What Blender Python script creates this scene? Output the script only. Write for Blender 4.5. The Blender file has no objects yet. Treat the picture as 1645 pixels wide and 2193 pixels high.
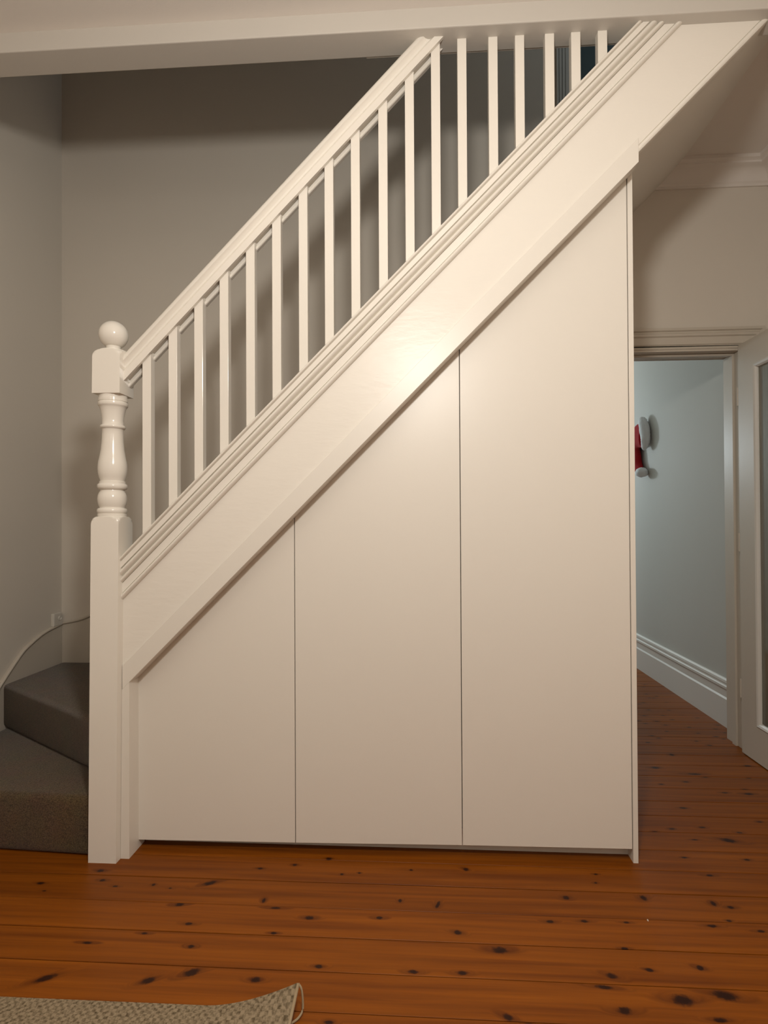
import bpy, bmesh, math, random
from mathutils import Vector, Matrix

random.seed(7)
scene = bpy.context.scene
COL = scene.collection

# ------------------------------------------------------------------ camera
F_PX, W_PX, H_PX = 1250.0, 1645.0, 2193.0
CAM_H = 1.258
yaw = math.atan(0.0625)
pitch = math.atan(12 / F_PX)
roll = 0.005
f0 = Vector((-math.sin(yaw), math.cos(yaw), 0))
r0 = Vector((math.cos(yaw), math.sin(yaw), 0))
u0 = Vector((0, 0, 1))
fw = math.cos(pitch) * f0 + math.sin(pitch) * u0
up = math.cos(pitch) * u0 - math.sin(pitch) * f0
rt = math.cos(roll) * r0 - math.sin(roll) * up
uu = math.cos(roll) * up + math.sin(roll) * r0
cd = bpy.data.cameras.new('camera')
cam = bpy.data.objects.new('camera', cd)
COL.objects.link(cam)
m = Matrix((rt, uu, -fw)).transposed().to_4x4()
m.translation = (0, 0, CAM_H)
cam.matrix_world = m
cd.sensor_fit = 'VERTICAL'
cd.sensor_height = 24.0
cd.lens = F_PX / H_PX * 24.0
cd.shift_y = 14.0 / H_PX
cd.clip_start = 0.02
scene.camera = cam

# ------------------------------------------------------------------ world, lights, exposure
world = bpy.data.worlds.new('world')
scene.world = world
world.use_nodes = True
world.node_tree.nodes['Background'].inputs[0].default_value = (0.5, 0.6, 0.75, 1)
world.node_tree.nodes['Background'].inputs[1].default_value = 0.02

def point_light(name, loc, power, color, radius):
    l = bpy.data.lights.new(name, 'POINT')
    l.energy = power
    l.color = color
    l.shadow_soft_size = radius
    o = bpy.data.objects.new(name, l)
    o.location = loc
    COL.objects.link(o)
    return o

point_light('ceiling_pendant_light', (0.0, 0.40, 2.30), 78, (1.0, 0.955, 0.88), 0.085)
point_light('added_fill_light', (-0.4, -1.7, 2.5), 10, (1.0, 0.955, 0.88), 0.15)  # weak unseen fill added behind the camera to lift the shadows, not a fitting
point_light('hall_light', (0.7, 7.0, 2.1), 66, (0.80, 0.93, 1.0), 0.12)
point_light('landing_light', (2.1, 2.75, 4.6), 9, (0.70, 0.86, 1.0), 0.12)

vs = scene.view_settings
vs.view_transform = 'Standard'
vs.look = 'None'
vs.gamma = 1.0
vs.use_curve_mapping = False
vs.exposure = 0.0

# ------------------------------------------------------------------ materials
def lin(*c):
    out = []
    for v in c:
        v /= 255.0
        out.append(v / 12.92 if v <= 0.04045 else ((v + 0.055) / 1.055) ** 2.4)
    return (*out, 1.0)

class NT:
    def __init__(self, name):
        self.mat = bpy.data.materials.new(name)
        self.mat.use_nodes = True
        self.t = self.mat.node_tree
        self.b = self.t.nodes['Principled BSDF']
    def n(self, typ, **kw):
        nd = self.t.nodes.new(typ)
        for k, v in kw.items():
            if k.startswith('i_'):
                key = k[2:]
                key = int(key) if key.isdigit() else key.replace('_', ' ')
                nd.inputs[key].default_value = v
            else:
                setattr(nd, k, v)
        return nd
    def l(self, a, b):
        self.t.links.new(a, b)

def paint(name, col, rough, bump=0.0, bscale=60, var=0.03, stretch=(1, 1, 1), coat=0.0, spec=0.5):
    N = NT(name)
    tc = N.n('ShaderNodeTexCoord')
    mp = N.n('ShaderNodeMapping')
    mp.inputs['Scale'].default_value = stretch
    N.l(tc.outputs['Object'], mp.inputs[0])
    no = N.n('ShaderNodeTexNoise')
    no.inputs['Scale'].default_value = 3.0
    no.inputs['Detail'].default_value = 4
    N.l(tc.outputs['Object'], no.inputs['Vector'])
    mx = N.n('ShaderNodeMix', data_type='RGBA')
    c1 = lin(*col)
    mx.inputs['A'].default_value = tuple(v * (1 - var) for v in c1[:3]) + (1,)
    mx.inputs['B'].default_value = tuple(min(1, v * (1 + var)) for v in c1[:3]) + (1,)
    N.l(no.outputs['Fac'], mx.inputs['Factor'])
    N.l(mx.outputs['Result'], N.b.inputs['Base Color'])
    N.b.inputs['Roughness'].default_value = rough
    N.b.inputs['Specular IOR Level'].default_value = spec
    if coat:
        N.b.inputs['Coat Weight'].default_value = coat
        N.b.inputs['Coat Roughness'].default_value = 0.12
    if bump:
        nb = N.n('ShaderNodeTexNoise')
        nb.inputs['Scale'].default_value = bscale
        nb.inputs['Detail'].default_value = 3
        N.l(mp.outputs[0], nb.inputs['Vector'])
        bp = N.n('ShaderNodeBump')
        bp.inputs['Strength'].default_value = bump
        bp.inputs['Distance'].default_value = 0.002
        N.l(nb.outputs['Fac'], bp.inputs['Height'])
        N.l(bp.outputs[0], N.b.inputs['Normal'])
    return N.mat

M = {}
M['gloss'] = paint('white_gloss_paint', (236, 230, 220), 0.17, 0.10, 35, 0.015, (1, 1, 1))
M['soffit'] = paint('white_soffit_paint', (226, 220, 210), 0.5, 0.08, 60, 0.015)
M['string'] = paint('white_brushed_gloss_paint', (236, 230, 220), 0.32, 0.45, 9, 0.015, (1.6, 1, 5), spec=0.28)
M['door'] = paint('white_satin_board', (232, 226, 216), 0.36, 0.05, 150, 0.01)
M['wall'] = paint('taupe_wall_paint', (222, 214, 202), 0.75, 0.12, 90, 0.02)
M['hallwall'] = paint('pale_hall_wall_paint', (196, 196, 190), 0.7, 0.1, 90, 0.02)
M['ceil'] = paint('ceiling_paint', (230, 223, 215), 0.85, 0.15, 120, 0.02)
M['beam'] = paint('beam_paint', (202, 196, 187), 0.6, 0.12, 60, 0.02)
M['trim'] = paint('off_white_trim_paint', (205, 196, 182), 0.4, 0.08, 60, 0.015)
M['halltrim'] = paint('white_hall_trim_paint', (222, 220, 214), 0.4, 0.06, 60, 0.015)
M['plastic'] = paint('white_plastic', (215, 210, 200), 0.35, 0, 1, 0.01)
M['dark'] = paint('dark_void', (20, 15, 12), 0.9, 0, 1, 0.01)
M['bluedoor'] = paint('dark_blue_grey_door_paint', (72, 90, 95), 0.5, 0, 1, 0.02)
M['upperwall'] = M['wall']
M['red'] = paint('red_felt', (165, 10, 22), 0.95, 0.5, 300, 0.12)
M['fur'] = paint('white_fluffy_fur', (232, 234, 236), 1.0, 1.0, 120, 0.06)
M['ribbon'] = paint('pale_rug_binding', (170, 150, 120), 0.9, 0.4, 400, 0.08)

def glass():
    N = NT('clear_glass')
    N.b.inputs['Base Color'].default_value = (0.85, 0.9, 0.88, 1)
    N.b.inputs['Roughness'].default_value = 0.03
    N.b.inputs['Transmission Weight'].default_value = 1.0
    N.b.inputs['IOR'].default_value = 1.45
    return N.mat
M['glass'] = glass()

def carpet():
    N = NT('brown_cut_pile_carpet')
    tc = N.n('ShaderNodeTexCoord')
    no = N.n('ShaderNodeTexNoise')
    no.inputs['Scale'].default_value = 230
    no.inputs['Detail'].default_value = 2
    n2 = N.n('ShaderNodeTexNoise')
    n2.inputs['Scale'].default_value = 9
    N.l(tc.outputs['Object'], no.inputs['Vector'])
    N.l(tc.outputs['Object'], n2.inputs['Vector'])
    cr = N.n('ShaderNodeValToRGB')
    cr.color_ramp.elements[0].position = 0.3
    cr.color_ramp.elements[0].color = lin(66, 52, 37)
    cr.color_ramp.elements[1].position = 0.7
    cr.color_ramp.elements[1].color = lin(116, 95, 70)
    N.l(no.outputs['Fac'], cr.inputs[0])
    mx = N.n('ShaderNodeMix', data_type='RGBA', blend_type='MULTIPLY')
    mx.inputs['Factor'].default_value = 0.35
    N.l(cr.outputs[0], mx.inputs['A'])
    N.l(n2.outputs['Color'], mx.inputs['B'])
    N.l(mx.outputs['Result'], N.b.inputs['Base Color'])
    N.b.inputs['Roughness'].default_value = 1.0
    N.b.inputs['Specular IOR Level'].default_value = 0.1
    N.b.inputs['Sheen Weight'].default_value = 0.2
    bp = N.n('ShaderNodeBump')
    bp.inputs['Strength'].default_value = 0.9
    bp.inputs['Distance'].default_value = 0.004
    N.l(no.outputs['Fac'], bp.inputs['Height'])
    N.l(bp.outputs[0], N.b.inputs['Normal'])
    return N.mat
M['carpet'] = carpet()

def rug_mat():
    N = NT('woven_beige_rug')
    tc = N.n('ShaderNodeTexCoord')
    mp = N.n('ShaderNodeMapping')
    mp.inputs['Scale'].default_value = (1, 1, 0)
    N.l(tc.outputs['Object'], mp.inputs[0])
    ch = N.n('ShaderNodeTexChecker')
    ch.inputs['Scale'].default_value = 95
    N.l(mp.outputs[0], ch.inputs['Vector'])
    no = N.n('ShaderNodeTexNoise')
    no.inputs['Scale'].default_value = 120
    no.inputs['Detail'].default_value = 4
    N.l(tc.outputs['Object'], no.inputs['Vector'])
    cr = N.n('ShaderNodeValToRGB')
    cr.color_ramp.elements[0].position = 0.3
    cr.color_ramp.elements[0].color = lin(86, 73, 54)
    cr.color_ramp.elements[1].position = 0.72
    cr.color_ramp.elements[1].color = lin(156, 139, 114)
    mth = N.n('ShaderNodeMath', operation='MULTIPLY_ADD')
    mth.inputs[1].default_value = 0.16
    N.l(ch.outputs['Fac'], mth.inputs[0])
    N.l(no.outputs['Fac'], mth.inputs[2])
    N.l(mth.outputs[0], cr.inputs[0])
    N.l(cr.outputs[0], N.b.inputs['Base Color'])
    N.b.inputs['Roughness'].default_value = 0.95
    N.b.inputs['Specular IOR Level'].default_value = 0.1
    bp = N.n('ShaderNodeBump')
    bp.inputs['Strength'].default_value = 0.7
    bp.inputs['Distance'].default_value = 0.003
    N.l(mth.outputs[0], bp.inputs['Height'])
    N.l(bp.outputs[0], N.b.inputs['Normal'])
    return N.mat
M['rug'] = rug_mat()

def pine(name, tint, knots, seed, generic):
    """knotty pine board; knots = (x, y, half_x, half_y, rotation) on the board's face"""
    N = NT(name)
    tc = N.n('ShaderNodeTexCoord')
    obj = tc.outputs['Object']
    # field = 1 at a knot's heart, 0 away from it
    acc = None     # tight, dark heart
    halo = None    # wider swirl round the knot
    wn = N.n('ShaderNodeTexNoise')
    wn.inputs['Scale'].default_value = 90
    wn.inputs['Detail'].default_value = 2
    N.l(obj, wn.inputs['Vector'])
    for (kx, ky, hx, hy, rz) in knots:
        for k, (gx, gy) in enumerate(((1.5, 1.45), (5.0, 2.2))):
            mp = N.n('ShaderNodeMapping', vector_type='TEXTURE')
            mp.inputs['Location'].default_value = (kx, ky, 0)
            mp.inputs['Rotation'].default_value = (0, 0, -rz)
            mp.inputs['Scale'].default_value = (hx * gx, hy * gy, 1000)
            N.l(obj, mp.inputs[0])
            ln = N.n('ShaderNodeVectorMath', operation='LENGTH')
            N.l(mp.outputs[0], ln.inputs[0])
            if k == 0:
                if acc is None:
                    acc = ln.outputs['Value']
                else:
                    mn = N.n('ShaderNodeMath', operation='MINIMUM')
                    N.l(acc, mn.inputs[0])
                    N.l(ln.outputs['Value'], mn.inputs[1])
                    acc = mn.outputs[0]
            else:
                if halo is None:
                    halo = ln.outputs['Value']
                else:
                    mn = N.n('ShaderNodeMath', operation='MINIMUM')
                    N.l(halo, mn.inputs[0])
                    N.l(ln.outputs['Value'], mn.inputs[1])
                    halo = mn.outputs[0]
    if generic or acc is None:
        mp = N.n('ShaderNodeMapping')
        mp.inputs['Location'].default_value = (seed * 3.1, seed * 1.7, 0)
        mp.inputs['Scale'].default_value = (5.0, 11.0, 0.0)
        N.l(obj, mp.inputs[0])
        vo = N.n('ShaderNodeTexVoronoi', voronoi_dimensions='2D')
        vo.inputs['Scale'].default_value = 1.0
        N.l(mp.outputs[0], vo.inputs['Vector'])
        for k, sc in enumerate((16.0, 6.5)):
            mm = N.n('ShaderNodeMath', operation='MULTIPLY')
            mm.inputs[1].default_value = sc
            N.l(vo.outputs['Distance'], mm.inputs[0])
            if k == 0:
                if acc is None:
                    acc = mm.outputs[0]
                else:
                    mn = N.n('ShaderNodeMath', operation='MINIMUM')
                    N.l(acc, mn.inputs[0]); N.l(mm.outputs[0], mn.inputs[1])
                    acc = mn.outputs[0]
            else:
                if halo is None:
                    halo = mm.outputs[0]
                else:
                    mn = N.n('ShaderNodeMath', operation='MINIMUM')
                    N.l(halo, mn.inputs[0]); N.l(mm.outputs[0], mn.inputs[1])
                    halo = mn.outputs[0]
    # wobble the outline of the knots
    wob = N.n('ShaderNodeMath', operation='MULTIPLY_ADD')
    wob.inputs[1].default_value = 0.9
    N.l(wn.outputs['Fac'], wob.inputs[0])
    N.l(acc, wob.inputs[2])
    heart = N.n('ShaderNodeMapRange', interpolation_type='SMOOTHSTEP')
    heart.inputs['From Min'].default_value = 0.95
    heart.inputs['From Max'].default_value = 1.75
    heart.inputs['To Min'].default_value = 1.0
    heart.inputs['To Max'].default_value = 0.0
    N.l(wob.outputs[0], heart.inputs['Value'])
    hal = N.n('ShaderNodeMapRange', interpolation_type='SMOOTHSTEP')
    hal.inputs['From Min'].default_value = 0.1
    hal.inputs['From Max'].default_value = 1.25
    hal.inputs['To Min'].default_value = 1.0
    hal.inputs['To Max'].default_value = 0.0
    N.l(halo, hal.inputs['Value'])
    # long grain, bent round the knots
    mp = N.n('ShaderNodeMapping')
    mp.inputs['Location'].default_value = (seed * 1.37, seed * 2.11, seed)
    mp.inputs['Scale'].default_value = (1.3, 38, 1)
    N.l(obj, mp.inputs[0])
    off = N.n('ShaderNodeVectorMath', operation='SCALE')
    off.inputs[0].default_value = (0.0, 1.6, 0.4)
    N.l(hal.outputs[0], off.inputs['Scale'])
    ad = N.n('ShaderNodeVectorMath', operation='ADD')
    N.l(mp.outputs[0], ad.inputs[0])
    N.l(off.outputs[0], ad.inputs[1])
    gr = N.n('ShaderNodeTexNoise')
    gr.inputs['Scale'].default_value = 1.0
    gr.inputs['Detail'].default_value = 5
    gr.inputs['Roughness'].default_value = 0.55
    gr.inputs['Distortion'].default_value = 0.4
    N.l(ad.outputs[0], gr.inputs['Vector'])
    cr = N.n('ShaderNodeValToRGB')
    e = cr.color_ramp.elements
    t = tint
    e[0].position = 0.25
    e[0].color = tuple(v * t for v in lin(104, 51, 7)[:3]) + (1,)
    e[1].position = 0.72
    e[1].color = tuple(v * t for v in lin(146, 80, 14)[:3]) + (1,)
    N.l(gr.outputs['Fac'], cr.inputs[0])
    m1 = N.n('ShaderNodeMix', data_type='RGBA')
    m1.inputs['B'].default_value = lin(72, 30, 6)
    hs = N.n('ShaderNodeMath', operation='MULTIPLY')
    hs.inputs[1].default_value = 0.55
    N.l(hal.outputs[0], hs.inputs[0])
    N.l(hs.outputs[0], m1.inputs['Factor'])
    N.l(cr.outputs[0], m1.inputs['A'])
    m2 = N.n('ShaderNodeMix', data_type='RGBA')
    m2.inputs['B'].default_value = lin(34, 13, 7)
    h2 = N.n('ShaderNodeMath', operation='MULTIPLY')
    h2.inputs[1].default_value = 0.92
    N.l(heart.outputs[0], h2.inputs[0])
    N.l(h2.outputs[0], m2.inputs['Factor'])
    N.l(m1.outputs['Result'], m2.inputs['A'])
    N.l(m2.outputs['Result'], N.b.inputs['Base Color'])
    N.b.inputs['Roughness'].default_value = 0.42
    N.b.inputs['Specular IOR Level'].default_value = 0.16
    bp = N.n('ShaderNodeBump')
    bp.inputs['Strength'].default_value = 0.08
    bp.inputs['Distance'].default_value = 0.002
    N.l(gr.outputs['Fac'], bp.inputs['Height'])
    N.l(bp.outputs[0], N.b.inputs['Normal'])
    return N.mat

# ------------------------------------------------------------------ mesh helpers
def link(name, verts, faces, mat, parent=None, smooth=False, bevel=0.0, seg=2, angle=40):
    me = bpy.data.meshes.new(name)
    me.from_pydata([tuple(v) for v in verts], [], faces)
    bm = bmesh.new()
    bm.from_mesh(me)
    bmesh.ops.remove_doubles(bm, verts=bm.verts, dist=1e-6)
    bmesh.ops.recalc_face_normals(bm, faces=bm.faces)
    bm.to_mesh(me)
    bm.free()
    o = bpy.data.objects.new(name, me)
    COL.objects.link(o)
    me.materials.append(mat)
    if parent is not None:
        o.parent = parent
    if bevel:
        bv = o.modifiers.new('edge', 'BEVEL')
        bv.width = bevel
        bv.segments = seg
        bv.limit_method = 'ANGLE'
        bv.angle_limit = math.radians(50)
        bv.harden_normals = False
    if smooth:
        me.shade_smooth()
        try:
            me.set_sharp_from_angle(angle=math.radians(angle))
        except Exception:
            pass
    return o

def boxes(lst):
    V, Fc = [], []
    for (x0, x1, y0, y1, z0, z1) in lst:
        b = len(V)
        V += [(x0, y0, z0), (x1, y0, z0), (x1, y1, z0), (x0, y1, z0), (x0, y0, z1), (x1, y0, z1), (x1, y1, z1), (x0, y1, z1)]
        Fc += [tuple(b + i for i in f) for f in ((0, 3, 2, 1), (4, 5, 6, 7), (0, 1, 5, 4), (1, 2, 6, 5), (2, 3, 7, 6), (3, 0, 4, 7))]
    return V, Fc

def box(name, b, mat, parent=None, bevel=0.0, **k):
    return link(name, *boxes([b]), mat, parent, bevel=bevel, **k)

def prism(ring0, ring1):
    """closed solid between two matching rings of points"""
    n = len(ring0)
    V = list(ring0) + list(ring1)
    Fc = [tuple(range(n))[::-1], tuple(range(n, 2 * n))]
    for i in range(n):
        j = (i + 1) % n
        Fc.append((i, j, n + j, n + i))
    return V, Fc

def plan(poly, z0, z1):
    return prism([(x, y, z0) for x, y in poly], [(x, y, z1) for x, y in poly])

def elev(poly, y0, y1):
    return prism([(x, y0, z) for x, z in poly], [(x, y1, z) for x, z in poly])

def raked(profile, x0, ztop=None, x1=None, slope=1.0):
    """sweep (c, y) profile along z = slope*x + c; plumb cut at x0, level cut at ztop or plumb cut at x1"""
    a = [(x0, y, slope * x0 + c) for c, y in profile]
    if ztop is not None:
        b = [((ztop - c) / slope, y, ztop) for c, y in profile]
    else:
        b = [(x1, y, slope * x1 + c) for c, y in profile]
    return prism(a, b)

def turned(rings, half=None, n=48):
    """rings = (z, radius); cut by a square of half-width `half` where given"""
    V, Fc = [], []
    for z, r in rings:
        for i in range(n):
            a = 2 * math.pi * i / n
            rr = r
            if half:
                rr = min(r, half / max(abs(math.cos(a)), abs(math.sin(a))))
            V.append((rr * math.cos(a), rr * math.sin(a), z))
    for k in range(len(rings) - 1):
        for i in range(n):
            j = (i + 1) % n
            Fc.append((k * n + i, k * n + j, (k + 1) * n + j, (k + 1) * n + i))
    Fc.append(tuple(range(n))[::-1])
    Fc.append(tuple((len(rings) - 1) * n + i for i in range(n)))
    return V, Fc

def empty(name, loc=(0, 0, 0)):
    o = bpy.data.objects.new(name, None)
    o.empty_display_size = 0.1
    COL.objects.link(o)
    o.location = loc
    return o

def reparent(root):
    """keep children, whose meshes are in world coordinates, where they stand"""
    off = Matrix.Translation(-root.location)
    for c in root.children:
        if c.type == 'MESH' or c.type == 'EMPTY':
            c.matrix_parent_inverse = off

def tag(o, label, cat=None, group=None, kind=None):
    o['label'] = label
    if cat:
        o['category'] = cat
    if group:
        o['group'] = group
    if kind:
        o['kind'] = kind
    return o

def struct(o, label):
    o['kind'] = 'structure'
    o['label'] = label
    return o

# ------------------------------------------------------------------ key dimensions (metres)
XL, XR = -2.14, 1.95          # side walls
YB = 3.36                     # back wall, behind the stairs and round the hall door
YF = -2.6                     # wall behind the camera
ZC = 3.13                     # ceiling of the room
SOF = 3.056                   # underside of the beam
BY0, BY1 = 2.105, 2.225       # beam front and back
OX0, OX1, OZ = 0.93, 1.776, 2.215   # doorway to the hall
HX = 1.885                    # right-hand wall of the hall
NX, NY, NH = -1.183, 2.169, 0.0535  # newel axis and half-width

# ------------------------------------------------------------------ floor
KNOTS = [(-1.171, 2.07, 0.0086, 0.0063, 0), (-1.132, 2.016, 0.0075, 0.0053, 0), (-1.342, 1.988, 0.0091, 0.0052, 0), (-0.94, 2.0, 0.0041, 0.0052, 0), (-0.873, 1.985, 0.0041, 0.0025, 0), (-0.745, 2.021, 0.0156, 0.0079, -0.5), (-0.531, 1.938, 0.0035, 0.0096, 0), (-0.804, 1.901, 0.0101, 0.0064, -0.2), (-0.362, 1.859, 0.0097, 0.0066, 0), (-0.737, 1.811, 0.0081, 0.0048, 0), (-0.35, 2.191, 0.0079, 0.0061, 0), (-0.471, 2.144, 0.0052, 0.0051, 0), (-0.592, 2.115, 0.0069, 0.0043, 0), (-0.289, 2.096, 0.0042, 0.0042, 0), (-0.458, 1.784, 0.0071, 0.0041, 0), (-0.691, 1.715, 0.0063, 0.0052, 0), (-1.01, 1.713, 0.0106, 0.0038, 0), (-0.856, 1.762, 0.0065, 0.0036, 0), (-1.048, 1.573, 0.0195, 0.0081, -0.5), (-0.758, 1.581, 0.0129, 0.0081, -0.5), (-0.649, 1.617, 0.0151, 0.0092, -0.5), (-0.462, 1.6, 0.0091, 0.0073, 0), (-0.296, 1.658, 0.008, 0.0053, 0), (-1.069, 1.985, 0.0057, 0.0038, 0), (-0.482, 1.901, 0.0115, 0.004, 0), (-0.138, 1.872, 0.0074, 0.0049, 0), (-0.227, 2.107, 0.0033, 0.0035, 0), (-1.302, 1.947, 0.0049, 0.0025, 0), (0.107, 1.818, 0.0079, 0.0068, 0.2), (0.226, 1.751, 0.0155, 0.0096, 0), (0.401, 1.884, 0.0081, 0.005, 0), (0.51, 1.892, 0.0081, 0.005, 0), (0.64, 1.893, 0.0066, 0.0033, 0), (0.595, 1.778, 0.0069, 0.0039, 0), (0.523, 1.669, 0.0097, 0.0077, 0.3), (0.635, 1.697, 0.0078, 0.0053, 0.2), (0.781, 1.713, 0.0072, 0.0067, 0.3), (-0.027, 1.653, 0.0092, 0.0051, 0), (0.11, 1.657, 0.0091, 0.0056, 0), (0.215, 1.516, 0.0089, 0.0064, 0.4), (0.518, 1.552, 0.012, 0.0089, 0), (0.683, 1.595, 0.0184, 0.0133, 0), (0.801, 1.617, 0.0216, 0.0111, 0.2), (0.75, 1.537, 0.0117, 0.0057, 0), (0.489, 1.628, 0.0158, 0.0049, 0.1), (0.482, 2.007, 0.007, 0.0075, 0), (0.74, 2.021, 0.0071, 0.01, -0.3), (0.9, 1.891, 0.0094, 0.0049, 0), (0.965, 1.92, 0.0055, 0.004, 0), (1.005, 1.986, 0.0075, 0.0054, 0), (0.958, 2.003, 0.0058, 0.0092, 0), (1.038, 1.875, 0.0086, 0.0042, 0), (0.05, 1.947, 0.0039, 0.0143, 0.3), (-0.075, 1.961, 0.0035, 0.0073, 0), (0.158, 2.149, 0.0068, 0.0073, 0.4), (-0.041, 2.135, 0.0042, 0.0036, 0), (0.604, 2.094, 0.0032, 0.0034, 0), (0.619, 2.145, 0.005, 0.0036, 0), (1.209, 2.401, 0.0183, 0.0106, 0.25), (1.208, 2.267, 0.0069, 0.0047, 0), (1.352, 3.266, 0.0072, 0.0105, 0), (1.197, 3.09, 0.0133, 0.0094, 0), (1.362, 3.022, 0.0221, 0.0071, 0), (1.679, 3.136, 0.0114, 0.0076, 0), (1.148, 2.662, 0.0114, 0.0056, 0), (1.079, 2.399, 0.0088, 0.0034, 0), (1.406, 2.821, 0.0086, 0.0046, 0), (1.509, 2.814, 0.0137, 0.0077, 0), (0.982, 2.27, 0.0069, 0.004, 0), (1.022, 2.16, 0.0079, 0.0046, 0)]

floor = struct(box('floor', (XL - 0.1, XR + 0.1, YF - 0.1, 8.2, -0.12, -0.022), M['dark']), 'orange-brown knotty pine floorboards')
PW = 0.1355
P0 = 1.504
k0 = int(math.floor((YF - P0) / PW))
k1 = int(math.ceil((8.1 - P0) / PW))
generic = [pine('knotty_pine_%d' % i, 0.94 + 0.05 * i, [], 11 + 3 * i, True) for i in range(3)]
rndp = random.Random(3)
for k in range(k0, k1):
    y0 = P0 + k * PW + 0.0016
    y1 = y0 + PW - 0.0032
    ks = [q for q in KNOTS if y0 - 0.004 <= q[1] < y1 + 0.004]
    if ks:
        mat = pine('knotty_pine_board', 0.93 + 0.14 * rndp.random(), ks, k * 1.3 + 5, False)
    else:
        mat = generic[k % 3]
    xa, xb = (XL, XR) if y1 < YB else (0.2, HX)
    if y0 < YB <= y1:
        xa, xb = XL, XR
    c = 0.0009
    dz = rndp.uniform(-0.0005, 0.0005)
    prof = [(y0, -0.022), (y1, -0.022), (y1, -c + dz), (y1 - c, dz), (y0 + c, dz), (y0, -c + dz)]
    link('floorboard', *prism([(xa, y, z) for y, z in prof], [(xb, y, z) for y, z in prof]), mat, floor)

# ------------------------------------------------------------------ walls and ceilings
ZU = 5.7
wl = struct(box('wall_left', (XL - 0.12, XL, YF, YB + 0.16, 0, ZU), M['wall']), 'taupe painted wall left of the stairs')
wb = struct(link('wall_back', *boxes([(XL, OX0 - 0.03, YB, YB + 0.16, 0, ZU), (OX0 - 0.03, OX1 + 0.03, YB, YB + 0.16, OZ + 0.03, ZU), (OX1 + 0.03, XR + 1.2, YB, YB + 0.16, 0, ZU)]), M['wall']),
            'taupe painted wall behind the stairs with the doorway to the hall')
struct(box('wall_right', (XR, XR + 0.12, YF, YB, 0, ZC + 0.12), M['wall']), 'taupe painted wall on the right, behind the open door')
struct(box('wall_front', (XL, XR, YF - 0.12, YF, 0, ZC + 0.12), M['beam']), 'painted wall behind the viewer')
struct(box('ceiling', (XL, XR, YF, BY0 + 0.01, ZC, ZC + 0.10), M['ceil']), 'plain ceiling of the room in front of the beam')
# beam, with the thin lip along its back edge
bx = struct(link('trim_1', *boxes([(XL, XR, BY0, BY1, SOF, 3.375), (-0.2, 0.95, BY1, BY1 + 0.012, SOF + 0.004, 3.375)]), M['beam'], bevel=0.004),
            'off-white ceiling beam running above the staircase')
# ceiling over the passage to the right of the stairs
SC = 1.803                    # underside of the flight: z = x + SC
struct(box('ceiling_passage', (3.25 - SC - 0.01, XR, BY1, YB, 3.25, 3.37), M['ceil']), 'ceiling of the passage right of the staircase')
# plaster cornice on the back wall of the passage
cp = [(YB, 3.128), (YB - 0.012, 3.128), (YB - 0.012, 3.142), (YB - 0.02, 3.15)]
for i in range(9):
    a = math.radians(90 * i / 8)
    cp.append((YB - 0.02 - 0.06 * (1 - math.cos(a)), 3.15 + 0.06 * math.sin(a)))
cp += [(YB - 0.092, 3.214), (YB - 0.092, 3.224), (YB - 0.100, 3.228), (YB - 0.112, 3.232), (YB - 0.112, 3.25), (YB, 3.25)]
x0c = 3.13 - SC - 0.03
tc_ = struct(link('trim_2', *prism([(x0c, y, z) for y, z in cp], [(XR, y, z) for y, z in cp]), M['ceil'], smooth=True, angle=30),
             'moulded plaster cornice above the hall doorway')
cpr = [(XR - (YB - y), z) for y, z in cp]
struct(link('trim_3', *prism([(x, BY1 + 0.02, z) for x, z in cpr], [(x, YB, z) for x, z in cpr]), M['ceil'], smooth=True, angle=30),
       'moulded plaster cornice along the right-hand wall')
# upstairs shell
struct(box('wall_landing', (XL, XR + 1.2, BY1 - 0.1, BY1, 3.376, ZU), M['wall']), 'upper wall above the beam')
struct(box('wall_landing_end', (XR + 1.2, XR + 1.3, BY1 - 0.1, YB + 0.16, 3.25, ZU), M['wall']), 'end wall of the upstairs landing')
struct(box('ceiling_landing', (XL, XR + 1.3, BY1 - 0.1, YB + 0.16, ZU, ZU + 0.1), M['ceil']), 'ceiling of the upstairs landing')
struct(box('floor_landing', (1.46, XR + 1.2, BY1 + 0.001, YB, 3.371, 3.40), M['carpet']), 'carpeted upstairs landing')

# upstairs doorway seen between the top balusters
d3 = struct(empty('door_2', (0.79, YB, 3.4)), 'dark blue-grey upstairs door seen between the top balusters')
fl = []
xx = 0.785
for w, p in ((0.010, 0.022), (0.006, 0.012), (0.012, 0.02), (0.006, 0.010), (0.012, 0.018), (0.006, 0.010), (0.021, 0.016)):
    fl.append((xx, xx + w, YB - p, YB, 3.3, 5.3))
    xx += w
link('architrave', *boxes(fl), M['halltrim'], d3)
box('door_panel', (0.866, 1.55, YB - 0.008, YB, 3.3, 5.25), M['bluedoor'], d3)
reparent(d3)

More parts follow.
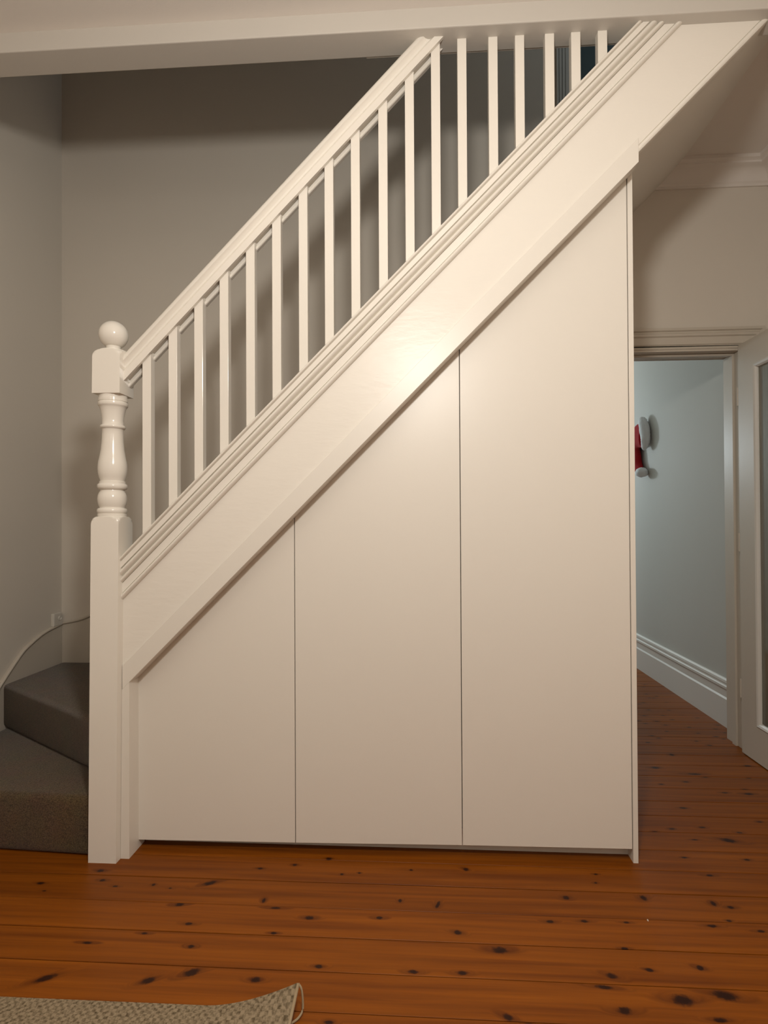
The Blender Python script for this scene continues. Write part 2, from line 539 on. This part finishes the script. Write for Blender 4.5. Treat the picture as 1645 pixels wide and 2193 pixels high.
# ------------------------------------------------------------------ hall beyond the doorway
struct(box('wall_hall_right', (HX, HX + 0.1, YB + 0.16, 8.1, 0, 3.2), M['hallwall']), 'pale hall wall where the Christmas hat hangs')
struct(box('wall_hall_left', (0.12, 0.2, YB + 0.16, 8.1, 0, 3.2), M['hallwall']), 'hidden left wall of the hall')
struct(box('wall_hall_end', (0.12, HX + 0.1, 8.1, 8.2, 0, 3.2), M['hallwall']), 'end wall of the hall')
struct(box('ceiling_hall', (0.12, HX + 0.1, YB + 0.16, 8.2, 3.2, 3.3), M['ceil']), 'ceiling of the hall')
bp_ = [(HX, 0), (HX - 0.022, 0), (HX - 0.022, 0.172), (HX - 0.014, 0.182), (HX - 0.014, 0.226), (HX - 0.024, 0.236), (HX - 0.024, 0.250), (HX - 0.016, 0.256), (HX - 0.016, 0.266), (HX - 0.02, 0.272), (HX - 0.018, 0.286), (HX - 0.008, 0.294), (HX, 0.294)]
struct(link('baseboard_hall', *prism([(x, YB + 0.16, z) for x, z in bp_], [(x, 8.1, z) for x, z in bp_]), M['halltrim']), 'tall white moulded skirting board along the hall wall')

# door lining and architrave round the hall doorway
tr = struct(empty('trim_4', (OX1, YB, 0)), 'off-white door frame with moulded architrave round the hall doorway')
link('lining', *boxes([(OX1, OX1 + 0.03, YB - 0.012, YB + 0.172, 0, OZ), (OX0, OX1 + 0.03, YB - 0.012, YB + 0.172, OZ, OZ + 0.03), (OX0 - 0.03, OX0, YB - 0.012, YB + 0.172, 0, OZ + 0.03)]), M['trim'], tr, bevel=0.002)
link('door_stop', *boxes([(OX1 - 0.012, OX1, YB + 0.05, YB + 0.09, 0, OZ - 0.012), (OX0, OX1, YB + 0.05, YB + 0.09, OZ - 0.012, OZ)]), M['trim'], tr, bevel=0.002)
# head architrave: (z, proud)
ap = [(2.222, 0), (2.222, 0.012), (2.228, 0.018), (2.234, 0.018), (2.240, 0.012), (2.246, 0.012), (2.252, 0.02), (2.290, 0.022), (2.296, 0.030), (2.308, 0.032), (2.314, 0.024), (2.320, 0.024), (2.326, 0.034), (2.340, 0.034), (2.340, 0)]
def arch(off):
    return [(z, p) for z, p in ap]
link('architrave', *prism([(OX0 - 0.1, YB - p, z) for z, p in ap], [(OX1 + (z - OZ), YB - p, z) for z, p in ap]), M['trim'], tr)
link('architrave', *prism([(OX1 + (z - OZ), YB - p, 0) for z, p in ap], [(OX1 + (z - OZ), YB - p, z) for z, p in ap]), M['trim'], tr)
reparent(tr)

# open glazed door, hinged on the right of the doorway
DX0, DX1, DY0, DY1 = 1.745, 1.783, 2.50, 3.312
dr = struct(empty('door_1', (DX1, DY1, 0)), 'open off-white glazed door at the right edge')
gy0, gy1, gz0, gz1 = DY0 + 0.14, DY1 - 0.145, 0.19, 2.09
link('leaf', *boxes([(DX0, DX1, DY0, gy0, 0.006, 2.228), (DX0, DX1, gy1, DY1, 0.006, 2.228), (DX0, DX1, gy0, gy1, 0.006, gz0), (DX0, DX1, gy0, gy1, gz1, 2.228)]), M['trim'], dr)
def bead(y0, y1, z0, z1, w, x0, x1):
    V, Fc = [], []
    rings = []
    prof = [(0, x0 + 0.012), (0, x0), (w * 0.35, x0 - 0.006), (w * 0.7, x0 - 0.002), (w, x0 + 0.006), (w, x0 + 0.014)]
    for yy, zz, sy, sz in ((y0, z0, 1, 1), (y1, z0, -1, 1), (y1, z1, -1, -1), (y0, z1, 1, -1)):
        rings.append([(x, yy + sy * t, zz + sz * t) for t, x in prof])
    n = len(prof)
    for r_ in rings:
        V += r_
    for k in range(4):
        j = (k + 1) % 4
        for i in range(n):
            i2 = (i + 1) % n
            Fc.append((k * n + i, k * n + i2, j * n + i2, j * n + i))
    return V, Fc
link('glazing_bead', *bead(gy0 - 0.002, gy1 + 0.002, gz0 - 0.002, gz1 + 0.002, 0.026, DX0, DX1), M['halltrim'], dr)
box('glass_pane', (DX0 + 0.016, DX0 + 0.022, gy0, gy1, gz0, gz1), M['glass'], dr)
for hz in (0.35, 1.15, 1.95):
    V, Fc = turned([(hz - 0.05, 0.006), (hz + 0.05, 0.006)], None, 12)
    link('hinge', [(x + DX0 + 0.004, y + DY1 + 0.012, z) for x, y, z in V], Fc, M['trim'], dr, smooth=True)
reparent(dr)

# ------------------------------------------------------------------ staircase
st = empty('staircase', (NX, NY, 0))
tag(st, 'white painted staircase with turned newel post and square balusters', 'staircase')

# string board and its stack of mouldings
CT, CB = 2.269, 2.106         # top and bottom of the moulded capping
dC = CT - CB
def cc(f):
    return CT - dC * f
def arc(fa, fb, y_edge, y_front, n=6):
    out = []
    for i in range(n + 1):
        a = math.pi * i / n
        out.append((cc(fa + (fb - fa) * (1 - math.cos(a)) / 2), y_edge - (y_edge - y_front) * math.sin(a)))
    return out
X0 = NX + NH - 0.004
ZE = SOF + 0.002
up_prof = [(CT, 2.215)] + arc(0.0, 0.10, 2.136, 2.125) + [(cc(0.115), 2.138), (cc(0.125), 2.132), (cc(0.265), 2.132), (cc(0.275), 2.143)] \
    + arc(0.285, 0.44, 2.142, 2.129) + [(cc(0.455), 2.148)] + arc(0.47, 0.60, 2.146, 2.133) + [(cc(0.615), 2.1535), (cc(0.63), 2.148), (cc(0.63), 2.215)]
link('capping_moulding', *raked(up_prof, X0, ZE), M['gloss'], st, smooth=True, angle=35)
lo_prof = [(cc(0.62), 2.17), (cc(0.62), 2.1475), (cc(0.84), 2.1475), (cc(0.845), 2.152)] + arc(0.855, 1.0, 2.15, 2.138) + [(CB, 2.157), (CB, 2.17)]
link('lower_moulding', *raked(lo_prof, X0 + 0.004, ZE), M['gloss'], st, smooth=True, angle=35)
link('string_board', *raked([(2.19, 2.195), (2.19, 2.155), (1.832, 2.155), (1.829, 2.159), (1.803, 2.159), (1.803, 2.195)], X0, ZE), M['string'], st)
edge_prof = [(1.803, 2.16), (1.805, 2.153), (1.811, 2.150), (1.819, 2.150), (1.826, 2.153), (1.828, 2.16)]
link('edge_bead', *raked(edge_prof, 0.78, ZE), M['gloss'], st, smooth=True, angle=40)

# soffit of the flight
link('soffit', *raked([(1.803, 2.19), (1.803, YB - 0.002), (1.818, YB - 0.002), (1.818, 2.19)], -1.1, 3.252), M['soffit'], st)

# handrail
SL = 1.026
def rc(x, z):
    return z - SL * x
RB = 1.8098 + SL * 1.1204
RH = 0.114
rail = []
yc, hw = 2.175, 0.030
rail += [(RB + 0.000, yc - hw), (RB + 0.034, yc - hw - 0.001), (RB + 0.040, yc - hw + 0.004), (RB + 0.049, yc - hw + 0.010), (RB + 0.058, yc - hw + 0.0095), (RB + 0.068, yc - hw + 0.004), (RB + 0.073, yc - hw - 0.002)]
for i in range(13):
    a = math.pi * i / 12
    rail.append((RB + 0.076 + (RH - 0.076) * math.sin(a), yc - (hw + 0.004) * math.cos(a)))
rail += [(RB + 0.062, yc + hw + 0.002), (RB + 0.046, yc + hw - 0.006), (RB + 0.030, yc + hw + 0.001), (RB, yc + hw),
         (RB, yc + 0.026), (RB + 0.014, yc + 0.026), (RB + 0.014, yc - 0.016), (RB, yc - 0.016)]
link('handrail', *raked(rail, X0 - 0.002, SOF + 0.004, slope=SL), M['gloss'], st, smooth=True, angle=32)

# balusters
BL = [-1.0564, -0.954, -0.8539, -0.7553, -0.6535, -0.553, -0.4513, -0.3528, -0.2529, -0.1491, -0.0494, 0.0482, 0.1459, 0.2601, 0.3575, 0.4662, 0.5608, 0.6566]
BW, BY = 0.0335, 2.160
for i, x in enumerate(BL):
    x1 = x + BW
    zb0, zb1 = x + CT - 0.004, x1 + CT - 0.004
    if i < 12:
        zt0, zt1 = SL * x + RB + 0.013, SL * x1 + RB + 0.013
        if zt1 > SOF:
            zt1 = SOF
    else:
        zt0 = zt1 = SOF + 0.001
    V = [(x, BY, zb0), (x1, BY, zb1), (x1, BY + 0.034, zb1), (x, BY + 0.034, zb0),
         (x, BY, zt0), (x1, BY, zt1), (x1, BY + 0.034, zt1), (x, BY + 0.034, zt0)]
    Fc = [(0, 3, 2, 1), (4, 5, 6, 7), (0, 1, 5, 4), (1, 2, 6, 5), (2, 3, 7, 6), (3, 0, 4, 7)]
    link('baluster', V, Fc, M['gloss'], st, bevel=0.0012, seg=2)
# fillets under the handrail between the balusters
for i in range(12):
    xa = (X0 if i == 0 else BL[i - 1] + BW)
    xb = BL[i]
    pr = [(RB + 0.013, 2.193), (RB - 0.003, 2.193), (RB - 0.003, 2.184), (RB - 0.014, 2.184), (RB - 0.017, 2.188), (RB - 0.017, 2.204), (RB + 0.013, 2.204)]
    link('rail_fillet', *raked(pr, xa, x1=xb, slope=SL), M['gloss'], st)

# newel post
nw = empty('newel_post', (NX, NY, 0))
nw.parent = st
nw.matrix_parent_inverse = Matrix.Translation(-st.location)
nw.location = (NX - 0.008, NY, 0)
nw.rotation_euler.y = 0.0084          # the post leans very slightly towards the flight
zo = 0.008
def nring(lst):
    return [(z + zo, r) for z, r in lst]
base = [(0.0, 1), (1.252, 1)]
for i in range(9):
    a = math.radians(90 * i / 8)
    base.append((1.252 + 0.032 * math.sin(a), NH * math.sqrt(2) - (NH * math.sqrt(2) - NH * 0.985) * (1 - math.cos(a))))
base = [(z if z == 0 else z + zo, r) for z, r in base]
link('square_base', *turned(base, NH, 64), M['gloss'], nw, smooth=True, angle=30)
shaft = nring([(1.283, 0.0515), (1.294, 0.0520), (1.2955, 0.0495), (1.2980, 0.0515), (1.3020, 0.0532), (1.3065, 0.0536), (1.3110, 0.0530), (1.3150, 0.0505), (1.3165, 0.0450),
               (1.3190, 0.0445), (1.3230, 0.0468), (1.3330, 0.0502), (1.3440, 0.0520), (1.3536, 0.0524), (1.3640, 0.0510), (1.3740, 0.0475), (1.3820, 0.0430), (1.3850, 0.0425),
               (1.3865, 0.0450), (1.3890, 0.0500), (1.3940, 0.0530), (1.4008, 0.0538), (1.4060, 0.0525), (1.4100, 0.0480), (1.4110, 0.0470), (1.4180, 0.0468), (1.4195, 0.0435),
               (1.4240, 0.0438), (1.4340, 0.0478), (1.4480, 0.0512), (1.4640, 0.0526), (1.4780, 0.0524), (1.4920, 0.0508), (1.5100, 0.0470), (1.5400, 0.0420), (1.5700, 0.0393), (1.5950, 0.0383), (1.6170, 0.0380),
               (1.6190, 0.0390), (1.6210, 0.0430), (1.6250, 0.0452), (1.6290, 0.0455), (1.6320, 0.0440), (1.6345, 0.0400), (1.6370, 0.0384),
               (1.6530, 0.0386), (1.6700, 0.0402), (1.6850, 0.0428), (1.6970, 0.0462), (1.7040, 0.0492), (1.7060, 0.0515), (1.7090, 0.0535), (1.7160, 0.0538), (1.7205, 0.0532), (1.7215, 0.0505), (1.7235, 0.0505),
               (1.7245, 0.0525), (1.7360, 0.0525), (1.7375, 0.0510), (1.7400, 0.0512), (1.7520, 0.0512)])
link('turned_shaft', *turned(shaft, None, 64), M['gloss'], nw, smooth=True, angle=42)
blk = [(1.7480, NH * 1.0), (1.7480, NH * 1.42), (1.885, NH * math.sqrt(2))]
for i in range(1, 9):
    a = math.radians(90 * i / 8)
    blk.append((1.885 + 0.030 * math.sin(a), NH * math.sqrt(2) - (NH * math.sqrt(2) - NH * 0.985) * (1 - math.cos(a))))
blk += [(1.9185, NH * 0.95), (1.9190, 0.030)]
link('square_block', *turned(nring(blk), NH * 1.005, 64), M['gloss'], nw, smooth=True, angle=30)
ball = [(1.9150, 0.0265), (1.9330, 0.0260), (1.9370, 0.0275)]
cb, rb = 1.9815, 0.0530
for i in range(20):
    a = -math.radians(56) + (math.radians(90 + 56)) * i / 19
    ball.append((cb + rb * math.sin(a), max(0.0008, rb * math.cos(a))))
link('ball_finial', *turned(nring(ball), None, 48), M['gloss'], nw, smooth=True, angle=40)

# carpeted winders and straight steps
RISE = 0.225
def step_solid(name, poly, z0, z1):
    o = link(name, *plan(poly, z0, z1), M['carpet'], st)
    bv = o.modifiers.new('nosing', 'BEVEL')
    bv.width = 0.028
    bv.segments = 4
    bv.limit_method = 'ANGLE'
    bv.angle_limit = math.radians(60)
    o.data.shade_smooth()
    return o
nxl, nyb = NX - NH, NY + NH
step_solid('carpeted_step', [(XL + 0.003, 2.190), (-1.6, 2.168), (nxl - 0.002, 2.148), (nxl - 0.002, nyb + 0.002), (-1.135, nyb + 0.002), (-1.135, YB - 0.003), (XL + 0.003, YB - 0.003)], 0.001, RISE)
step_solid('carpeted_step', [(XL + 0.003, 2.868), (nxl - 0.002, 2.282), (nxl - 0.002, nyb + 0.002), (-1.135, nyb + 0.002), (-1.135, YB - 0.003), (XL + 0.003, YB - 0.003)], RISE + 0.001, 2 * RISE)
step_solid('carpeted_step', [(-1.74, YB - 0.003), (-1.215, nyb + 0.004), (-1.135, nyb + 0.002), (-1.135, YB - 0.003)], 2 * RISE + 0.001, 3 * RISE)
step_solid('carpeted_step', [(-1.36, YB - 0.003), (-1.165, nyb + 0.004), (-1.105, nyb + 0.002), (-1.105, YB - 0.003)], 3 * RISE + 0.001, 4 * RISE)
for n in range(5, 15):
    z = n * RISE
    x = z - 2.17
    pr = [(x - 0.015, z), (x - 0.015, z - 0.035), (x + 0.005, z - 0.045), (x + 0.005, z - RISE + 0.001), (x + 0.03, z - RISE + 0.001), (x + 0.03, z - 0.04), (x + 0.228, z - 0.04), (x + 0.228, z)]
    link('carpeted_step', *elev(pr, 2.217, YB - 0.004), M['carpet'], st)
reparent(st)
for c in nw.children:
    pass

# filler behind the string at the foot, wall string / skirting round the winders
def ribbon_board(name, pts, y_or_x, thick, axis, mat, parent, low):
    V, Fc = [], []
    n = len(pts)
    for k in (0, 1):
        d = y_or_x - thick * k if axis == 'y' else y_or_x + thick * k
        for a, z in pts:
            V.append((a, d, z) if axis == 'y' else (d, a, z))
        for a, z in pts:
            V.append((a, d, low(a)) if axis == 'y' else (d, a, low(a)))
    for k in (0, 1):
        b = k * 2 * n
        for i in range(n - 1):
            Fc.append((b + i, b + i + 1, b + n + i + 1, b + n + i))
    for i in range(n - 1):
        Fc.append((i, i + 1, 2 * n + i + 1, 2 * n + i))
        Fc.append((n + i, n + i + 1, 3 * n + i + 1, 3 * n + i))
    Fc.append((0, n, 3 * n, 2 * n))
    Fc.append((n - 1, 2 * n - 1, 4 * n - 1, 3 * n - 1))
    return link(name, V, Fc, mat, parent)

def tube(name, pts, r, mat, parent, n=10):
    V, Fc = [], []
    for k, p in enumerate(pts):
        p = Vector(p)
        a = Vector(pts[max(k - 1, 0)]); b = Vector(pts[min(k + 1, len(pts) - 1)])
        t = (b - a).normalized()
        s = Vector((0, 0, 1)) if abs(t.z) < 0.9 else Vector((1, 0, 0))
        u = t.cross(s).normalized()
        v = u.cross(t).normalized()
        for i in range(n):
            q = 2 * math.pi * i / n
            V.append(p + u * (r * math.cos(q)) + v * (r * math.sin(q)))
    for k in range(len(pts) - 1):
        for i in range(n):
            j = (i + 1) % n
            Fc.append((k * n + i, k * n + j, (k + 1) * n + j, (k + 1) * n + i))
    Fc.append(tuple(range(n))[::-1])
    Fc.append(tuple((len(pts) - 1) * n + i for i in range(n)))
    return link(name, V, Fc, mat, parent, smooth=True, angle=60)

def smooth_curve(pts, sub=6):
    out = []
    n = len(pts)
    for i in range(n - 1):
        p0, p1, p2, p3 = pts[max(i - 1, 0)], pts[i], pts[i + 1], pts[min(i + 2, n - 1)]
        for k in range(sub):
            t = k / sub
            out.append(tuple(0.5 * ((2 * b) + (-a + c) * t + (2 * a - 5 * b + 4 * c - d) * t * t + (-a + 3 * b - 3 * c + d) * t ** 3) for a, b, c, d in zip(p0, p1, p2, p3)))
    out.append(pts[-1])
    return out
bl = struct(empty('baseboard_left', (XL, 3.0, 0)), 'curved white skirting sweeping up the wall beside the carpeted steps')
lc = smooth_curve([(YF + 0.01, 0.18), (2.0, 0.18), (2.35, 0.20), (2.58, 0.27), (2.73, 0.355), (2.85, 0.466), (2.99, 0.578), (3.065, 0.617), (3.18, 0.657), (3.30, 0.676), (YB - 0.001, 0.684)])
ribbon_board('skirting_board', lc, XL, 0.010, 'x', M['trim'], bl, lambda a: 0.0 if a < 2.7 else (0.12 if a < 2.9 else 0.3))
tube('skirting_bead', [(XL + 0.012, a, z - 0.004) for a, z in lc], 0.0085, M['trim'], bl)
reparent(bl)
bb = struct(empty('baseboard_back', (-1.9, YB, 0.45)), 'white wall skirting rising along the wall behind the stairs')
bc = smooth_curve([(XL + 0.001, 0.684), (-2.06, 0.696), (-1.975, 0.722), (-1.85, 0.79), (-1.6, 0.98), (-1.2, 1.33), (0.9, 3.43)])
ribbon_board('skirting_board', bc, YB, 0.010, 'y', M['trim'], bb, lambda a: min(0.4, 3) if a < -1.7 else max(0.4, a + 1.9))
tube('skirting_bead', [(a, YB - 0.012, z - 0.004) for a, z in bc], 0.0085, M['trim'], bb)
reparent(bb)

# ------------------------------------------------------------------ cupboard under the stairs
cu = empty('understair_cupboard', (-0.17, 2.25, 0))
tag(cu, 'white built-in cupboard with three flush doors under the stairs', 'cupboard')
DYF = 2.222
gaps = [-1.119, -0.4848, 0.1507, 0.7762]
dbot = [0.033, 0.039, 0.048, 0.052]
DT = 1.795
for i in range(3):
    a, b = gaps[i] + 0.0014, gaps[i + 1] - 0.0014
    pr = [(a, dbot[i]), (b, dbot[i + 1]), (b, b + DT), (a, a + DT)]
    link('door', *elev(pr, DYF, DYF + 0.018), M['door'], cu, bevel=0.001, seg=2)
link('cover_strip', *raked([(1.857, 2.1545), (1.857, 2.148), (1.768, 2.148), (1.768, 2.2205), (1.80, 2.2205), (1.80, 2.1545)], -1.1300, x1=0.794), M['door'], cu, bevel=0.0012)
link('scribe_post', *elev([(-1.1370, 0.0), (-1.1035, 0.0), (-1.1035, -1.1035 + 1.768), (-1.1315, -1.1315 + 1.768)], 2.148, 2.272), M['door'], cu, bevel=0.001)
link('end_panel', *elev([(0.7785, 0.0), (0.7968, 0.0), (0.7968, 2.592), (0.7785, 2.574)], DYF, YB - 0.03), M['door'], cu, bevel=0.0008)
link('kick_board', *elev([(-1.1035, 0.0), (0.7785, 0.0), (0.7785, 0.10), (-1.1035, 0.10)], 2.281, 2.297), M['door'], cu)
link('inner_back', *elev([(-1.10, 0.10), (0.775, 0.10), (0.775, 2.55), (-1.10, 0.67)], 2.60, 2.61), M['dark'], cu)
for gx in gaps[1:3]:
    link('partition', *elev([(gx - 0.008, 0.10), (gx + 0.008, 0.10), (gx + 0.008, gx + 1.79), (gx - 0.008, gx + 1.775)], DYF + 0.022, 2.598), M['dark'], cu)
reparent(cu)

# ------------------------------------------------------------------ small things
# telephone socket in the corner above the skirting
ws = empty('wall_socket', (XL, 3.31, 0.70))
tag(ws, 'small white wall socket box in the corner above the curved skirting', 'wall socket')
box('box', (XL, XL + 0.022, 3.255, 3.335, 0.672, 0.748), M['plastic'], ws, bevel=0.006, seg=3)
V, Fc = turned([(0, 0.013), (0.004, 0.013), (0.006, 0.010), (0.003, 0.008), (0.003, 0.0008)], None, 20)
link('round_jack', [(XL + 0.022 + z, 3.305 + x, 0.716 + y) for x, y, z in V], Fc, M['plastic'], ws, smooth=True, angle=35)
reparent(ws)

# woven rug with its lifted corner
RX1, RY1 = -0.335, 1.500
rg = empty('rug', (-1.2, 0.9, 0))
tag(rg, 'woven beige rug with a lifted corner at the bottom left', 'rug')
nx_, ny_ = 70, 60
def rz(x, y):
    dx, dy = RX1 - x, RY1 - y
    d = math.sqrt((dx * 0.75) ** 2 + (dy * 1.6) ** 2)
    t = max(0.0, 1 - d / 0.17)
    return 0.066 * t ** 1.7
xs = [-2.12 + (RX1 + 2.12) * (1 - (1 - i / nx_) ** 2.2) for i in range(nx_ + 1)]
ys = [0.05 + (RY1 - 0.05) * (1 - (1 - j / ny_) ** 2.2) for j in range(ny_ + 1)]
V, Fc = [], []
for s in (0, 1):
    for j, y in enumerate(ys):
        for i, x in enumerate(xs):
            yy = y - 0.010 * (1 - (x - xs[0]) / (RX1 - xs[0])) * (j / ny_)
            z = rz(x, y)
            V.append((x + 0.18 * z * (1 if s else 1), yy + 0.05 * z, 0.0012 + z + (0.007 if s == 0 else 0)))
n1 = nx_ + 1
tot = n1 * (ny_ + 1)
for j in range(ny_):
    for i in range(nx_):
        a = j * n1 + i
        Fc.append((a, a + 1, a + n1 + 1, a + n1))
        Fc.append((tot + a, tot + a + n1, tot + a + n1 + 1, tot + a + 1))
for i in range(nx_):
    Fc.append((i, tot + i, tot + i + 1, i + 1))
    a = ny_ * n1 + i
    Fc.append((a, a + 1, tot + a + 1, tot + a))
for j in range(ny_):
    a = j * n1
    Fc.append((a, a + n1, tot + a + n1, tot + a))
    a = j * n1 + nx_
    Fc.append((a, tot + a, tot + a + n1, a + n1))
link('woven_field', V, Fc, M['rug'], rg, smooth=True, angle=50)
epts = []
for j in range(0, ny_ + 1):
    y = ys[j]
    z = rz(RX1, y)
    epts.append((RX1 + 0.18 * z + 0.001, y + 0.05 * z, 0.0055 + z))
tube('edge_binding', epts, 0.0042, M['ribbon'], rg, 8)
tip = epts[-1]
loop = smooth_curve([tip, (tip[0] + 0.010, tip[1] - 0.004, tip[2] - 0.014), (tip[0] + 0.014, tip[1] - 0.012, 0.018), (tip[0] + 0.006, tip[1] - 0.028, 0.007), (tip[0] - 0.010, tip[1] - 0.045, 0.006)])
tube('corner_loop', loop, 0.0028, M['ribbon'], rg, 8)
reparent(rg)

# crumb on the boards
V, Fc = turned([(0.0, 0.002), (0.002, 0.003), (0.004, 0.0015)], None, 7)
cr_ = link('crumb', [(x * 0.7, y * 1.6, z) for x, y, z in V], Fc, M['plastic'])
cr_.location = (0.71, 1.905, 0.0)
tag(cr_, 'tiny white crumb lying on the floorboards right of centre', 'crumb')

# Christmas hat on the hall wall
ht = empty('christmas_hat', (HX, 4.9, 1.9))
tag(ht, 'red Christmas hat with white fluffy brim and pompom on hall wall', 'hat')
def blob_tube(name, pts, flat, mat, n=16, wob=0.0, seed=1):
    rr = random.Random(seed)
    V, Fc = [], []
    dense = smooth_curve(pts, 5)
    for k, (y, z, r) in enumerate(dense):
        a = dense[max(k - 1, 0)]; b = dense[min(k + 1, len(dense) - 1)]
        ty, tz = b[0] - a[0], b[1] - a[1]
        l = math.hypot(ty, tz) or 1
        ny, nz = -tz / l, ty / l
        for i in range(n):
            q = 2 * math.pi * i / n
            w = 1 + wob * rr.uniform(-1, 1)
            c = r * math.cos(q) * w
            V.append((HX - flat * 1.02 + flat * math.sin(q) * w * min(1, r / 0.05), y + ny * c, z + nz * c))
    m_ = len(dense)
    for k in range(m_ - 1):
        for i in range(n):
            j = (i + 1) % n
            Fc.append((k * n + i, k * n + j, (k + 1) * n + j, (k + 1) * n + i))
    Fc.append(tuple(range(n))[::-1])
    Fc.append(tuple((m_ - 1) * n + i for i in range(n)))
    return link(name, V, Fc, mat, ht, smooth=True, angle=80)
blob_tube('red_cone', [(4.97, 1.98, 0.095), (5.08, 1.99, 0.105), (5.16, 1.91, 0.09), (5.13, 1.80, 0.085), (5.08, 1.735, 0.055), (5.01, 1.70, 0.028), (4.97, 1.69, 0.012)], 0.035, M['red'])
blob_tube('fluffy_brim', [(4.985, 2.13, 0.012), (4.965, 2.11, 0.034), (4.93, 2.06, 0.044), (4.90, 1.99, 0.046), (4.895, 1.93, 0.040), (4.92, 1.88, 0.028), (4.935, 1.86, 0.008)], 0.042, M['fur'], wob=0.08, seed=4)
V, Fc = [], []
rr = random.Random(9)
for k in range(11):
    a = -math.pi / 2 + math.pi * k / 10
    for i in range(16):
        q = 2 * math.pi * i / 16
        w = 0.048 * (1 + 0.07 * rr.uniform(-1, 1))
        V.append((HX - 0.05 + w * math.cos(a) * math.cos(q), 4.965 + 1.25 * w * math.cos(a) * math.sin(q), 1.677 + w * 0.85 * math.sin(a)))
for k in range(10):
    for i in range(16):
        j = (i + 1) % 16
        Fc.append((k * 16 + i, k * 16 + j, (k + 1) * 16 + j, (k + 1) * 16 + i))
link('pompom', V, Fc, M['fur'], ht, smooth=True, angle=80)
reparent(ht)
